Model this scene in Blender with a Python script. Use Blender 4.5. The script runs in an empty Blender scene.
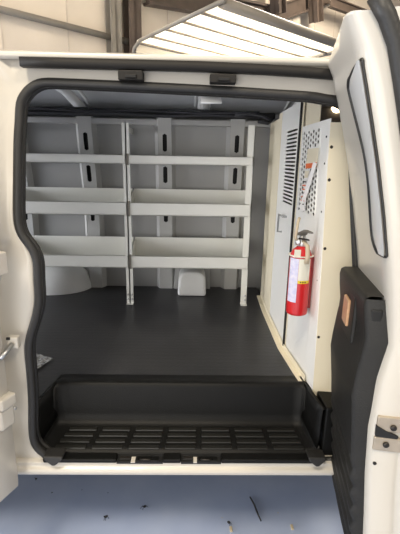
import bpy, bmesh, math, random
from mathutils import Vector, Matrix
random.seed(4)
scene = bpy.context.scene
COL = scene.collection
PI = math.pi

# ------------------------------------------------------------------ camera
F_PX, CX, CY = 400.0, 200.0, 267.0
PITCH, YAW, ROLL = math.radians(14.8), math.radians(1.15), 0.018
CAM = Vector((0, 0, 1.6))
_f = Vector((math.sin(YAW)*math.cos(PITCH), math.cos(YAW)*math.cos(PITCH), -math.sin(PITCH)))
_r0 = Vector((math.cos(YAW), -math.sin(YAW), 0))
_u0 = _r0.cross(_f)
_r = _r0*math.cos(ROLL) + _u0*math.sin(ROLL)
_u = _u0*math.cos(ROLL) - _r0*math.sin(ROLL)
cd = bpy.data.cameras.new('camera')
cam = bpy.data.objects.new('camera', cd)
COL.objects.link(cam)
cam.matrix_world = Matrix(((_r.x, _u.x, -_f.x, CAM.x), (_r.y, _u.y, -_f.y, CAM.y), (_r.z, _u.z, -_f.z, CAM.z), (0, 0, 0, 1)))
cd.sensor_width = 36.0
cd.sensor_fit = 'AUTO'
cd.lens = F_PX/534.0*36.0
cd.clip_start = 0.02
scene.camera = cam

def ray(px, py):
    return (_r*((px-CX)/F_PX) + _u*((CY-py)/F_PX) + _f)
def at(px, py, axis, v):
    """point of a photo direction on the real plane x/y/z = v"""
    d = ray(px, py); i = 'xyz'.index(axis)
    return CAM + d*((v-CAM[i])/d[i])

# ------------------------------------------------------------------ materials
def mat(name, col, rough=0.5, metal=0.0, noise=0.0, nscale=8.0, bump=0.0, bscale=60.0, spec=0.5, coat=0.0, emit=None, trans=0.0, col2=None):
    m = bpy.data.materials.new(name); m.use_nodes = True
    nt = m.node_tree; b = nt.nodes['Principled BSDF']
    b.inputs['Base Color'].default_value = (*col, 1)
    b.inputs['Roughness'].default_value = rough
    b.inputs['Metallic'].default_value = metal
    b.inputs['Specular IOR Level'].default_value = spec
    b.inputs['Coat Weight'].default_value = coat
    if emit:
        b.inputs['Emission Color'].default_value = (*emit[0], 1); b.inputs['Emission Strength'].default_value = emit[1]
    if trans: b.inputs['Transmission Weight'].default_value = trans
    tc = nt.nodes.new('ShaderNodeTexCoord')
    if noise or col2:
        n = nt.nodes.new('ShaderNodeTexNoise'); n.inputs['Scale'].default_value = nscale; n.inputs['Detail'].default_value = 5
        nt.links.new(tc.outputs['Object'], n.inputs['Vector'])
        r = nt.nodes.new('ShaderNodeValToRGB')
        c2 = col2 or tuple(max(0, c*(1-noise)) for c in col)
        r.color_ramp.elements[0].position = 0.32; r.color_ramp.elements[0].color = (*c2, 1)
        r.color_ramp.elements[1].position = 0.66; r.color_ramp.elements[1].color = (*col, 1)
        nt.links.new(n.outputs['Fac'], r.inputs['Fac']); nt.links.new(r.outputs['Color'], b.inputs['Base Color'])
    if bump:
        n2 = nt.nodes.new('ShaderNodeTexNoise'); n2.inputs['Scale'].default_value = bscale
        nt.links.new(tc.outputs['Object'], n2.inputs['Vector'])
        bp = nt.nodes.new('ShaderNodeBump'); bp.inputs['Strength'].default_value = bump; bp.inputs['Distance'].default_value = 0.004
        nt.links.new(n2.outputs['Fac'], bp.inputs['Height']); nt.links.new(bp.outputs['Normal'], b.inputs['Normal'])
    return m

M = {}
M['paint'] = mat('van_white_paint', (0.63, 0.59, 0.52), 0.28, noise=0.04, nscale=3, coat=0.3)
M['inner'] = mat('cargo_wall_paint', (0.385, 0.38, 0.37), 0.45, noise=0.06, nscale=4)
M['roofin'] = mat('roof_inside_paint', (0.74, 0.75, 0.76), 0.4, noise=0.08, nscale=3)
M['ribm'] = mat('wall_rib_paint', (0.50, 0.495, 0.48), 0.42, noise=0.05)
M['cab'] = mat('cab_grey_trim', (0.13, 0.115, 0.10), 0.7)
M['hump'] = mat('wheel_house_paint', (0.80, 0.80, 0.79), 0.4, noise=0.05)
M['shelf'] = mat('shelf_powder_coat', (0.86, 0.85, 0.79), 0.5, noise=0.04, nscale=6)
M['part'] = mat('partition_cream_coat', (0.82, 0.745, 0.57), 0.42, noise=0.04, nscale=5)
M['partw'] = mat('partition_white_coat', (0.86, 0.855, 0.82), 0.40, noise=0.03, nscale=5)
M['rubber'] = mat('seal_rubber', (0.022, 0.021, 0.020), 0.5, bump=0.2, bscale=120)
M['gutter'] = mat('drip_rail_black', (0.016, 0.014, 0.012), 0.6, spec=0.3)
M['mat'] = mat('ribbed_floor_rubber', (0.034, 0.034, 0.037), 0.38, noise=0.35, nscale=5, bump=0.25, bscale=90)
M['step'] = mat('step_plastic', (0.006, 0.006, 0.0057), 0.48, noise=0.15, nscale=12, bump=0.25, bscale=200, spec=0.22)
M['tread'] = mat('step_plastic_sheen', (0.016, 0.016, 0.0145), 0.36, noise=0.15, nscale=12, bump=0.2, bscale=200)  # lighter copy of the step plastic: sheen on the bars put into the colour
M['trim'] = mat('door_trim_plastic', (0.020, 0.019, 0.017), 0.5, noise=0.12, nscale=9, bump=0.3, bscale=220, spec=0.35)
M['dark'] = mat('black_parts_and_shade', (0.008, 0.008, 0.008), 0.7)  # black parts, and shade painted inside rib slots and the grip notch
M['zinc'] = mat('zinc_plate', (0.52, 0.44, 0.34), 0.36, metal=0.6, noise=0.12, nscale=30)
M['bolt'] = mat('dark_bolt', (0.05, 0.045, 0.04), 0.4, metal=0.8)
M['steel'] = mat('bare_steel', (0.55, 0.55, 0.55), 0.35, metal=0.9)
M['reflector'] = mat('copper_reflector', (0.62, 0.36, 0.20), 0.3, metal=0.15, noise=0.15, nscale=60)
M['red'] = mat('extinguisher_red', (0.60, 0.018, 0.022), 0.28, coat=0.4)
M['redd'] = mat('bracket_dark_red', (0.22, 0.02, 0.02), 0.5)
M['lab_w'] = mat('extinguisher_label_cream', (0.78, 0.76, 0.66), 0.5)
M['lab_b'] = mat('extinguisher_label_lilac', (0.56, 0.56, 0.78), 0.5, col2=(0.74, 0.72, 0.84), nscale=70)
M['yellow'] = mat('label_yellow', (0.78, 0.58, 0.03), 0.5)
M['ink'] = mat('label_ink', (0.02, 0.02, 0.02), 0.6)
M['orange'] = mat('tag_orange', (0.80, 0.16, 0.04), 0.5)
M['paper'] = mat('tag_paper', (0.82, 0.80, 0.78), 0.5)
M['tie'] = mat('strap_tan', (0.55, 0.46, 0.33), 0.5)
M['glass'] = mat('door_panel_grey', (0.70, 0.70, 0.69), 0.25, noise=0.04, coat=0.3)
M['foil'] = mat('clear_wrap', (0.50, 0.51, 0.52), 0.2, metal=0.3, col2=(0.10, 0.10, 0.105), nscale=70)
M['lens'] = mat('lamp_lens', (1, 0.85, 0.6), 0.4, emit=((1.0, 0.80, 0.50), 6))
M['lensoff'] = mat('lamp_lens_unlit', (0.75, 0.75, 0.75), 0.3)
M['floor'] = mat('painted_concrete', (0.42, 0.485, 0.64), 0.30, col2=(0.33, 0.395, 0.57), nscale=3.0, bump=0.08, bscale=30)
M['vinyl'] = mat('insulation_vinyl', (0.60, 0.53, 0.44), 0.55, noise=0.14, nscale=0.9, bump=0.5, bscale=3)
M['seam'] = mat('insulation_seam', (0.47, 0.41, 0.34), 0.6)
M['beam'] = mat('brown_steel', (0.085, 0.062, 0.048), 0.55, noise=0.25, nscale=4)
M['beamg'] = mat('grey_steel', (0.20, 0.18, 0.15), 0.5, noise=0.2, nscale=4)
M['rib'] = mat('door_rib_steel', (0.22, 0.19, 0.15), 0.5)
M['tyre'] = mat('tyre_rubber', (0.02, 0.02, 0.02), 0.8)
M['hub'] = mat('wheel_steel', (0.5, 0.5, 0.5), 0.35, metal=0.8)
M['leaf'] = mat('dry_leaf', (0.018, 0.017, 0.02), 0.7)
M['tan'] = mat('wood_chip', (0.48, 0.40, 0.27), 0.7)
M['wire'] = mat('black_wire', (0.03, 0.03, 0.035), 0.5)
# translucent overhead-door skin
m = bpy.data.materials.new('translucent_fibreglass'); m.use_nodes = True
nt = m.node_tree; nt.nodes.clear()
o_ = nt.nodes.new('ShaderNodeOutputMaterial'); mx = nt.nodes.new('ShaderNodeMixShader'); d_ = nt.nodes.new('ShaderNodeBsdfDiffuse'); t_ = nt.nodes.new('ShaderNodeBsdfTranslucent')
d_.inputs[0].default_value = (0.85, 0.83, 0.78, 1); t_.inputs[0].default_value = (0.95, 0.90, 0.80, 1); mx.inputs[0].default_value = 0.6
nt.links.new(d_.outputs[0], mx.inputs[1]); nt.links.new(t_.outputs[0], mx.inputs[2]); nt.links.new(mx.outputs[0], o_.inputs[0])
M['trans'] = m
# rubber mat: fine lengthwise ribs
nt = M['mat'].node_tree; b = nt.nodes['Principled BSDF']
wv = nt.nodes.new('ShaderNodeTexWave'); wv.inputs['Scale'].default_value = 9; wv.bands_direction = 'Y'
tc = [n for n in nt.nodes if n.type == 'TEX_COORD'][0]; nt.links.new(tc.outputs['Object'], wv.inputs['Vector'])
bp = nt.nodes.new('ShaderNodeBump'); bp.inputs['Strength'].default_value = 0.06; bp.inputs['Distance'].default_value = 0.003
old = [n for n in nt.nodes if n.type == 'BUMP' and n != bp][0]
nt.links.new(wv.outputs['Fac'], bp.inputs['Height']); nt.links.new(old.outputs['Normal'], bp.inputs['Normal']); nt.links.new(bp.outputs['Normal'], b.inputs['Normal'])

# ------------------------------------------------------------------ mesh helpers
class MB:
    def __init__(s): s.bm = bmesh.new(); s.mats = []
    def mi(s, m):
        if m not in s.mats: s.mats.append(m)
        return s.mats.index(m)
    def poly(s, pts, m=None):
        f = s.bm.faces.new([s.bm.verts.new(p) for p in pts]); f.material_index = s.mi(m) if m else 0; return f
    def box(s, lo, hi, bev=0.0, m=None, mtx=None):
        lo, hi = Vector(lo), Vector(hi)
        r = bmesh.ops.create_cube(s.bm, size=1.0)
        vs = r['verts']
        for v in vs: v.co = Vector(((v.co.x+.5)*(hi.x-lo.x)+lo.x, (v.co.y+.5)*(hi.y-lo.y)+lo.y, (v.co.z+.5)*(hi.z-lo.z)+lo.z))
        fs = list({f for v in vs for f in v.link_faces})
        if m:
            for f in fs: f.material_index = s.mi(m)
        if bev:
            es = list({e for v in vs for e in v.link_edges})
            rr = bmesh.ops.bevel(s.bm, geom=es, offset=bev, segments=2, affect='EDGES', profile=0.5)
            vs = list({v for f in rr['faces'] for v in f.verts} | {v for v in vs if v.is_valid})
            # all verts of this box
            seen = set(vs); st = list(vs)
            while st:
                v = st.pop()
                for e in v.link_edges:
                    w = e.other_vert(v)
                    if w not in seen: seen.add(w); st.append(w)
            vs = list(seen)
        if mtx is not None:
            for v in vs: v.co = mtx @ v.co
        return s
    def tube(s, pts, r, n=8, closed=False, m=None, flat=1.0, caps=True, up=None):
        pts = [Vector(p) for p in pts]; N = len(pts); rings = []
        prev = None
        for i, p in enumerate(pts):
            a = pts[(i-1) % N] if (closed or i > 0) else p
            c = pts[(i+1) % N] if (closed or i < N-1) else p
            t = (c-a).normalized()
            ref = Vector(up) if up else (prev if prev is not None else (Vector((0, 0, 1)) if abs(t.z) < .9 else Vector((0, 1, 0))))
            x = (ref - t*ref.dot(t)).normalized(); y = t.cross(x); prev = x
            rr = r[i] if isinstance(r, (list, tuple)) else r
            rings.append([s.bm.verts.new(p + x*math.cos(2*PI*k/n)*rr*flat + y*math.sin(2*PI*k/n)*rr) for k in range(n)])
        k_ = s.mi(m) if m else 0
        for i in range(N if closed else N-1):
            A, B = rings[i], rings[(i+1) % N]
            for k in range(n):
                f = s.bm.faces.new((A[k], A[(k+1) % n], B[(k+1) % n], B[k])); f.material_index = k_; f.smooth = True
        if not closed and caps:
            f = s.bm.faces.new(rings[0]); f.material_index = k_
            f = s.bm.faces.new(rings[-1]); f.material_index = k_
        return s
    def lathe(s, prof, origin, axis=(0, 0, 1), n=24, m=None):
        """prof: list of (radius, height)"""
        ax = Vector(axis).normalized(); q = Vector((0, 0, 1)).rotation_difference(ax); rings = []
        for r, h in prof:
            rings.append([s.bm.verts.new(Vector(origin) + q @ Vector((r*math.cos(2*PI*k/n), r*math.sin(2*PI*k/n), h))) for k in range(n)])
        k_ = s.mi(m) if m else 0
        for A, B in zip(rings, rings[1:]):
            for k in range(n):
                f = s.bm.faces.new((A[k], A[(k+1) % n], B[(k+1) % n], B[k])); f.material_index = k_; f.smooth = True
        for R in (rings[0], rings[-1]):
            f = s.bm.faces.new(R); f.material_index = k_
        return s
    def grid(s, fn, us, vs, m=None, smooth=True):
        k_ = s.mi(m) if m else 0
        G = [[s.bm.verts.new(fn(u, v)) for v in vs] for u in us]
        for i in range(len(us)-1):
            for j in range(len(vs)-1):
                f = s.bm.faces.new((G[i][j], G[i+1][j], G[i+1][j+1], G[i][j+1])); f.material_index = k_; f.smooth = smooth
        return G
    def prism(s, pts, vec, m=None):
        """solid: polygon pts swept by vec"""
        vec = Vector(vec); A = [s.bm.verts.new(Vector(p)) for p in pts]; B = [s.bm.verts.new(Vector(p)+vec) for p in pts]
        k_ = s.mi(m) if m else 0; n = len(A)
        fs = [s.bm.faces.new(A[::-1]), s.bm.faces.new(B)] + [s.bm.faces.new((A[i], A[(i+1) % n], B[(i+1) % n], B[i])) for i in range(n)]
        for f in fs: f.material_index = k_
        return s
    def perf(s, fn, a0, a1, b0, b1, na, nb, ha, hb, m=None, keep=None, slot=False):
        """flat sheet fn(a,b) with staggered oval holes"""
        k_ = s.mi(m) if m else 0
        wa, wb = (a1-a0)/na, (b1-b0)/nb
        def q(*c):
            f = s.bm.faces.new([s.bm.verts.new(fn(*p)) for p in c]); f.material_index = k_
        SH = ((-.6, -.72), (0, -1), (.6, -.72), (1, 0), (.6, .72), (0, 1), (-.6, .72), (-1, 0)) if not slot else ((-.95, -.86), (0, -1), (.95, -.86), (1, 0), (.95, .86), (0, 1), (-.95, .86), (-1, 0))
        for i in range(na):
            x0, x1 = a0+i*wa, a0+(i+1)*wa
            off = 0.5 if i % 2 else 0
            cells = [(b0+(j+off)*wb, b0+(j+off+1)*wb) for j in range(nb - (1 if off else 0))]
            if off:
                q((x0, b0), (x1, b0), (x1, b0+wb/2), (x0, b0+wb/2)); q((x0, b1-wb/2), (x1, b1-wb/2), (x1, b1), (x0, b1))
            for y0, y1 in cells:
                xm, ym = (x0+x1)/2, (y0+y1)/2
                if keep and keep(xm, ym):
                    q((x0, y0), (x1, y0), (x1, y1), (x0, y1)); continue
                out = [(x0, y0), (xm, y0), (x1, y0), (x1, ym), (x1, y1), (xm, y1), (x0, y1), (x0, ym)]
                inn = [(xm+dx*wa*ha/2, ym+dy*wb*hb/2) for dx, dy in SH]
                for k in range(8):
                    q(out[k], out[(k+1) % 8], inn[(k+1) % 8], inn[k])
        return s
    def build(s, name, m=None, parent=None, solid=0.0, smooth=False, bevel=0.0, merge=True, off=-1.0):
        if merge: bmesh.ops.remove_doubles(s.bm, verts=s.bm.verts, dist=0.00005)
        bmesh.ops.recalc_face_normals(s.bm, faces=s.bm.faces)
        me = bpy.data.meshes.new(name); s.bm.to_mesh(me); s.bm.free()
        if s.mats:
            for k in s.mats: me.materials.append(M[k])
        else: me.materials.append(M[m])
        o = bpy.data.objects.new(name, me); COL.objects.link(o)
        if smooth:
            for p in me.polygons: p.use_smooth = True
        if solid:
            md = o.modifiers.new('thick', 'SOLIDIFY'); md.thickness = solid; md.offset = off
        if bevel:
            md = o.modifiers.new('bev', 'BEVEL'); md.width = bevel; md.segments = 2; md.limit_method = 'ANGLE'
        if parent is not None:
            o.parent = parent
            loc = Vector((0, 0, 0)); p = parent
            while p is not None: loc += p.location; p = p.parent
            o.location = -loc
        return o

def tag(o, label=None, cat=None, group=None, kind=None):
    if label: o['label'] = label
    if cat: o['category'] = cat
    if group: o['group'] = group
    if kind: o['kind'] = kind
    return o
def empty(name, loc, label, cat, group=None):
    o = bpy.data.objects.new(name, None); COL.objects.link(o); o.location = loc; o.empty_display_size = 0.1
    return tag(o, label, cat, group)
def copy_tree(o, parent=None):
    c = o.copy(); COL.objects.link(c); c.parent = parent
    for ch in list(o.children): copy_tree(ch, c)
    return c
def lerp(a, b, t): return a+(b-a)*t
def interp(tab, x):
    if x <= tab[0][0]: return tab[0][1]
    for (a, va), (b, vb) in zip(tab, tab[1:]):
        if x <= b: return lerp(va, vb, (x-a)/(b-a))
    return tab[-1][1]
def smooth(t): t = max(0, min(1, t)); return t*t*(3-2*t)

# ------------------------------------------------------------------ the building
mb = MB(); mb.box((-14, -12, -0.2), (18, 24, 0.0)); fl = mb.build('floor', 'floor'); tag(fl, 'blue grey painted concrete shop floor', kind='structure')
E1 = Vector((0.731, 0.682, 0)); E2 = Vector((-0.682, 0.731, 0))      # building axes, turned against the van
WP = Vector((-1.9, 9.0, 0))
BM = Matrix(((E1.x, E2.x, 0, WP.x), (E1.y, E2.y, 0, WP.y), (0, 0, 1, 0), (0, 0, 0, 1)))   # local: along wall, into wall, up
mb = MB(); mb.box((-9, 0.0, 0), (20, 0.15, 7.6), mtx=BM, m='vinyl')
for k in range(-6, 15):
    mb.box((k*1.22+0.5, -0.012, 0), (k*1.22+0.52, 0.0, 7.6), mtx=BM, m='seam')
tag(mb.build('wall_back', 'vinyl', merge=False), 'building wall lined with cream insulation vinyl', kind='structure')
mb = MB(); mb.box((-9, -9, 7.6), (20, 0.15, 7.75), mtx=BM); tag(mb.build('ceiling', 'vinyl'), 'insulated shop ceiling', kind='structure')

def ibeam(mb, a, b, w, h, up=(0, 0, 1), m=None):
    a, b = Vector(a), Vector(b); t = (b-a).normalized(); u = (Vector(up)-t*Vector(up).dot(t)).normalized(); s = t.cross(u)
    mt = Matrix(((t.x, s.x, u.x, a.x), (t.y, s.y, u.y, a.y), (t.z, s.z, u.z, a.z), (0, 0, 0, 1))); L = (b-a).length
    mb.box((0, -w/2, -h/2), (L, w/2, -h/2+h*.12), mtx=mt, m=m); mb.box((0, -w/2, h/2-h*.12), (L, w/2, h/2), mtx=mt, m=m)
    mb.box((0, -w*.09, -h/2), (L, w*.09, h/2), mtx=mt, m=m)
def wl(s, n, z): return BM @ Vector((s, n, z))
def wall_s(px, py):
    """where a direction of the photo meets the building wall"""
    d = ray(px, py); n = E2; k = (WP-CAM).dot(n)/d.dot(n); p = CAM+d*k
    return (p-WP).dot(E1), p.z
s108, _ = wall_s(109, 20); s128, _ = wall_s(128, 20)
mb = MB(); ibeam(mb, wl(s108, -0.16, 0), wl(s108, -0.16, 7.6), 0.24, 0.22, up=E2); o = mb.build('steel_column', 'beamg')
tag(o, 'grey green steel wall column directly above the left roof latch of the van', 'column')
mb = MB(); ibeam(mb, wl(s128, -0.16, 0), wl(s128, -0.16, 7.6), 0.30, 0.22, up=E2); o = mb.build('steel_column', 'beam')
tag(o, 'dark brown steel column beside the track of the overhead door', 'column')
# girt along the wall
s0, z0 = wall_s(0, 11); s1, z1 = wall_s(108, 38)
zg = (z0+z1)/2
mb = MB()
mb.tube([wl(s0-3, -0.09, z0+(z0-z1)*3/(s1-s0)), wl(s1+1.2, -0.09, z1-(z0-z1)*1.2/(s1-s0))], 0.06, n=8)
tag(mb.build('wall_pipe', 'beamg'), 'slanting grey brace pipe across the cream insulated wall at upper left', 'pipe')
# brown roof beams high on the right
def beam(px0, py0, px1, py1, n0, w, h, label):
    sa, za = wall_s(px0, py0); sb, zb = wall_s(px1, py1)
    mb = MB(); ibeam(mb, wl(sa, -n0, za), wl(sb, -n0, zb), w, h); o = mb.build('roof_beam', 'beam')
    tag(o, label, 'beam'); return o
beam(262, 18, 345, -10, 0.25, 0.25, 0.42, 'brown steel beam rising to the right behind the overhead door')
beam(310, 8, 352, 22, 0.7, 0.16, 0.28, 'thin brown roof brace dropping to the right near the open van door')
beam(140, -5, 262, 17, 0.2, 0.25, 0.45, 'brown steel beam along the wall just above the overhead door')
beam(262, -10, 264, 18, 0.5, 0.3, 0.35, 'short upright brown hanger above the middle of the overhead door')
beam(300, -8, 302, 26, 0.5, 0.3, 0.35, 'upright brown hanger above the right part of the overhead door')
beam(330, 18, 333, 40, 0.9, 0.2, 0.25, 'slim brown hanger at the right end of the overhead door')

# overhead sectional door, rolled up under the ceiling
G0 = at(222, 0, 'z', 3.4)
L1, L2 = 2.75, 2.1
def gp(a, b, z=3.4): return G0 + Vector((0.775, 0.632, 0))*a + Vector((-0.575, 0.818, 0))*b + Vector((0, 0, z-3.4))
gd = empty('overhead_door', (G0.x, G0.y, 3.4), 'bright translucent white sectional overhead door rolled up under the ceiling behind the van', 'garage door')
nsec = 4
for i in range(nsec):
    b0, b1 = L2*i/nsec, L2*(i+1)/nsec
    mb = MB(); mb.prism([gp(0, b0+.004), gp(L1, b0+.004), gp(L1, b1-.004), gp(0, b1-.004)], (0, 0, 0.012)); mb.build('door_section', 'trans', gd)
mb = MB(); mb.prism([gp(0, L2+.01), gp(L1, L2+.01), gp(L1, L2+.12, 2.85), gp(0, L2+.12, 2.85)], (0, 0, 0.012)); mb.build('door_section', 'trans', gd)
for i in range(6):
    b = L2*i/5
    mb = MB(); p, q = gp(0, b, 3.375), gp(L1, b, 3.375)
    r_ = 0.07 if i == 0 else 0.02
    mb.tube([p, q], r_, n=6); mb.build('stiffening_rib', 'rib', gd)
for a in (-0.03, L1+0.03):
    mb = MB(); mb.tube([gp(a, -0.1, 3.37), gp(a, L2-.15, 3.37), gp(a, L2+.05, 3.30), gp(a, L2+.13, 3.1), gp(a, L2+.14, 0.0)], 0.028, n=8); mb.build('door_track', 'beamg', gd)
p = gp(-0.1, L2+.12, 2.95)
mb = MB(); mb.box((p.x-.12, p.y-.05, p.z-.02), (p.x+.1, p.y+.05, p.z+.02)); mb.box((p.x-.05, p.y-.06, p.z-.1), (p.x+.0, p.y+.06, p.z+.16)); mb.build('track_bracket', 'beam', gd)
mb = MB()
for zz in (2.55, 2.65): mb.box((p.x-.16, p.y-.05, zz), (p.x-.08, p.y+.05, zz+.07))
mb.box((p.x-.13, p.y-.02, 2.5), (p.x-.11, p.y+.02, 2.9)); mb.build('track_bracket', 'dark', gd)

# ------------------------------------------------------------------ the van
van = empty('cargo_van', (0, 2.0, 0), 'white cargo van with its side doors open on an empty cargo bay', 'van')
FZ = 0.713
def ybody(x, z):
    y = 1.285 + 0.075*smooth((z-1.25)/0.7)*max(0, min(1, (z-1.2)/0.7))
    return y - 0.025*smooth((lerp(-0.665, -0.592, smooth((z-1.22)/.15))-x)/0.018)
def at_body(px, py):
    y = 1.3; p = None
    for _ in range(6): p = at(px, py, 'y', y); y = ybody(p.x, p.z)
    return p
OPEN = [(60, 79), (40.5, 79), (30, 83), (22.5, 90), (17.2, 100.5), (15.8, 120), (14.5, 140), (13.8, 180), (13.5, 207), (14.3, 222), (18, 233.5), (24, 242), (29.5, 250.5), (33, 262), (33.8, 280), (34.8, 298),
        (33.7, 310), (31, 322), (26.5, 338), (25, 352), (27, 374), (29, 399), (29.5, 425), (30.5, 439), (33.5, 448), (41, 455.5), (54, 460), (120, 461), (200, 462), (280, 463), (318, 463.5), (340, 462), (354, 452), (360, 430), (363, 390), (364, 330),
        (364, 270), (362, 220), (359, 150), (356, 118), (351, 104), (341, 97.5), (327, 95), (312, 92.5), (270, 89.5), (235, 87), (200, 85), (150, 82.5), (100, 80.5)]
def spl(pts, closed=True, n=3):
    out = []; N = len(pts)
    for i in range(N if closed else N-1):
        p = [Vector(pts[(i+k) % N]) if closed else Vector(pts[max(0, min(N-1, i+k))]) for k in (-1, 0, 1, 2)]
        for j in range(n):
            t = j/n
            out.append(0.5*((2*p[1]) + (p[2]-p[0])*t + (2*p[0]-5*p[1]+4*p[2]-p[3])*t*t + (3*p[1]-p[0]-3*p[2]+p[3])*t**3))
    if not closed: out.append(Vector(pts[-1]))
    return out
OP = spl([(p[0], p[1], 0) for p in OPEN])
op3 = [at_body(p.x, p.y) for p in OP]
# body side with the door opening
XL, XR, ZB, ZT = -2.6, 1.75, 0.50, 1.90
cen = Vector((-0.02, 0, 1.15))
def outer(p):
    dx, dz = p.x-cen.x, p.z-cen.z; t = 1e9
    if dx > 1e-6: t = min(t, (XR-cen.x)/dx)
    if dx < -1e-6: t = min(t, (XL-cen.x)/dx)
    if dz > 1e-6: t = min(t, (ZT-cen.z)/dz)
    if dz < -1e-6: t = min(t, (ZB-cen.z)/dz)
    t = max(t, 1.0)
    return Vector((cen.x+dx*t, 0, cen.z+dz*t))
mb = MB()
ts = [0, 0.004, .01, .014, .018, 0.022, .026, .03, .04, .05, .06, .08, .1, .13, 0.18, 0.4, 1.0]
rings = []
ring = []
for p in op3: ring.append(mb.bm.verts.new((p.x, p.y+0.05, p.z)))       # returned flange inside the seal
rings.append(ring)
for t in ts:
    ring = []
    for p in op3:
        q = outer(p); x, z = lerp(p.x, q.x, t), lerp(p.z, q.z, t)
        if p.z < 0.53: z = min(z, p.z)
        y = ybody(x, z)
        if t == 0: y += 0.008
        ring.append(mb.bm.verts.new((x, y, z)))
    rings.append(ring)
n = len(op3)
for A, B in zip(rings, rings[1:]):
    for i in range(n):
        f = mb.bm.faces.new((A[i], A[(i+1) % n], B[(i+1) % n], B[i])); f.smooth = True
mb.build('body_side', 'paint', van)
def roofz(y):
    s = (y-2.12)/0.80; return 2.065 - 0.17*abs(s)**(1.2 if s < 0 else 2.6)
# inner skin of that side (seen from inside only) keeps the bay closed
mb = MB()
mb.box((XL, 1.37, 0.5), (-0.68, 1.39, 1.95)); mb.build('inner_side_lining', 'inner', van)
mb = MB(); mb.box((0.60, 1.375, 0.5), (XR, 1.39, 1.95)); mb.build('cab_door_lining', 'cab', van)
mb = MB(); mb.box((0.62, 2.60, 0.6), (XR, 2.62, 1.95)); mb.build('cab_side_trim', 'cab', van)
mb = MB(); mb.box((XR-.03, 1.39, 0.6), (XR-.01, 2.62, 1.95)); mb.build('cab_front_trim', 'cab', van)
mb = MB(); mb.box((0.62, 1.39, FZ-.02), (XR, 2.62, FZ)); mb.build('cab_floor', 'cab', van)
mb = MB(); mb.grid(lambda x, y: Vector((x, y, roofz(y)-0.085-0.03*smooth((abs(y-2.12)-.55)/.2))), [.60, 1.2, XR], [1.4+.1*i for i in range(13)]); mb.build('cab_headliner', 'cab', van, solid=.005)
# weather seal round the opening
mid = []
for p in op3:
    d = Vector((cen.x-p.x, 0, cen.z-p.z)).normalized()
    mid.append(p + d*0.0125 + Vector((0, 0.004, 0)))
def open_run(ps):      # the strip stops at the step, along the bottom of the doorway
    n_ = len(ps); keep = [not (q.z < .53 and -.50 < q.x < .50) for q in ps]
    k0 = next(i for i in range(n_) if keep[i] and not keep[i-1])
    return [ps[(k0+i) % n_] for i in range(n_) if keep[(k0+i) % n_]]
mb = MB(); mb.tube(open_run(mid), 0.0145, n=10, up=(0, 1, 0)); mb.build('door_seal', 'rubber', van)
mb = MB()
mid2 = [p + Vector((cen.x-p.x, 0, cen.z-p.z)).normalized()*0.018 + Vector((0, 0.03, 0)) for p in op3]
mb.tube(open_run(mid2), 0.010, n=8, up=(0, 1, 0)); mb.build('seal_flange', 'rubber', van)
# sill
def sweep(mb, prof, xs, m=None):
    G = mb.grid(lambda u, v: Vector((u, prof[v][0], prof[v][1])), xs, range(len(prof)), m=m, smooth=False)
mb = MB()
sweep(mb, [(1.40, .506), (1.285, .506), (1.278, .505), (1.268, .500), (1.268, .488), (1.266, .484), (1.258, .478), (1.255, .468), (1.258, .456), (1.268, .447), (1.285, .443), (1.42, .443)], [XL, -.66, 0, .6, XR])
mb.build('rocker_sill', 'paint', van, bevel=0.002)
# roof
ys = [1.335, 1.345, 1.37, 1.42, 1.5, 1.65, 1.85, 2.12, 2.4, 2.6, 2.74, 2.82, 2.87, 2.90]
xsr = [XL, -2, -1, 0, 1, XR]
mb = MB(); mb.grid(lambda x, y: Vector((x, y, roofz(y))), xsr, ys); mb.build('roof_skin', 'paint', van, solid=0.02, off=0)
mb = MB(); mb.grid(lambda x, y: Vector((x, y, roofz(y)-0.04-0.03*smooth((abs(y-2.12)-.55)/.2))), xsr, [1.405]+ys[4:])
mb.build('roof_lining', 'roofin', van, solid=0.01, off=0)
def roofbow(x, w, name='roof_bow'):
    mb = MB()
    for a, b, dz in ((-w/2, -w/2+.02, .022), (-w/2+.02, w/2-.02, .060), (w/2-.02, w/2, .022)):
        mb.grid(lambda s_, y: Vector((x+s_, y, roofz(y)-0.04-0.03*smooth((abs(y-2.12)-.55)/.2)-dz)), [a, b], [1.405]+ys[4:-1])
    mb.build(name, 'hump', van, solid=0.006)
for x in (-1.75, -.70, 0.055, .62, 1.2): roofbow(x, 0.11)
# drip rail with latch plates
mb = MB()
rail = [(21, 62.3), (60, 63.2), (130, 65), (200, 66.8), (265, 69.8), (300, 72), (345, 75.5)]
rp = [at(a, b, 'y', 1.325) for a, b in rail]
mb.tube([rp[0]] + rp + [Vector((XR, 1.325, rp[-1].z-0.03))], [0.012] + [0.0185]*(len(rp)+1), n=4, up=(0, .7, .7)); mb.build('drip_rail', 'gutter', van)
for k, (a, b, c, d) in enumerate(((118, 70, 143, 80.5), (210, 74, 236, 83.5))):
    p, q = at(a, b, 'y', 1.318), at(c, d, 'y', 1.318)
    mb = MB(); mb.box((p.x, 1.312, q.z), (q.x, 1.36, p.z), bev=0.003, m='gutter')
    w = q.x-p.x; mb.box((p.x+w*.3, 1.300, q.z+.004), (p.x+w*.75, 1.32, q.z+.014), bev=0.002, m='dark'); mb.build('upper_latch_striker', 'gutter', van)
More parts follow.
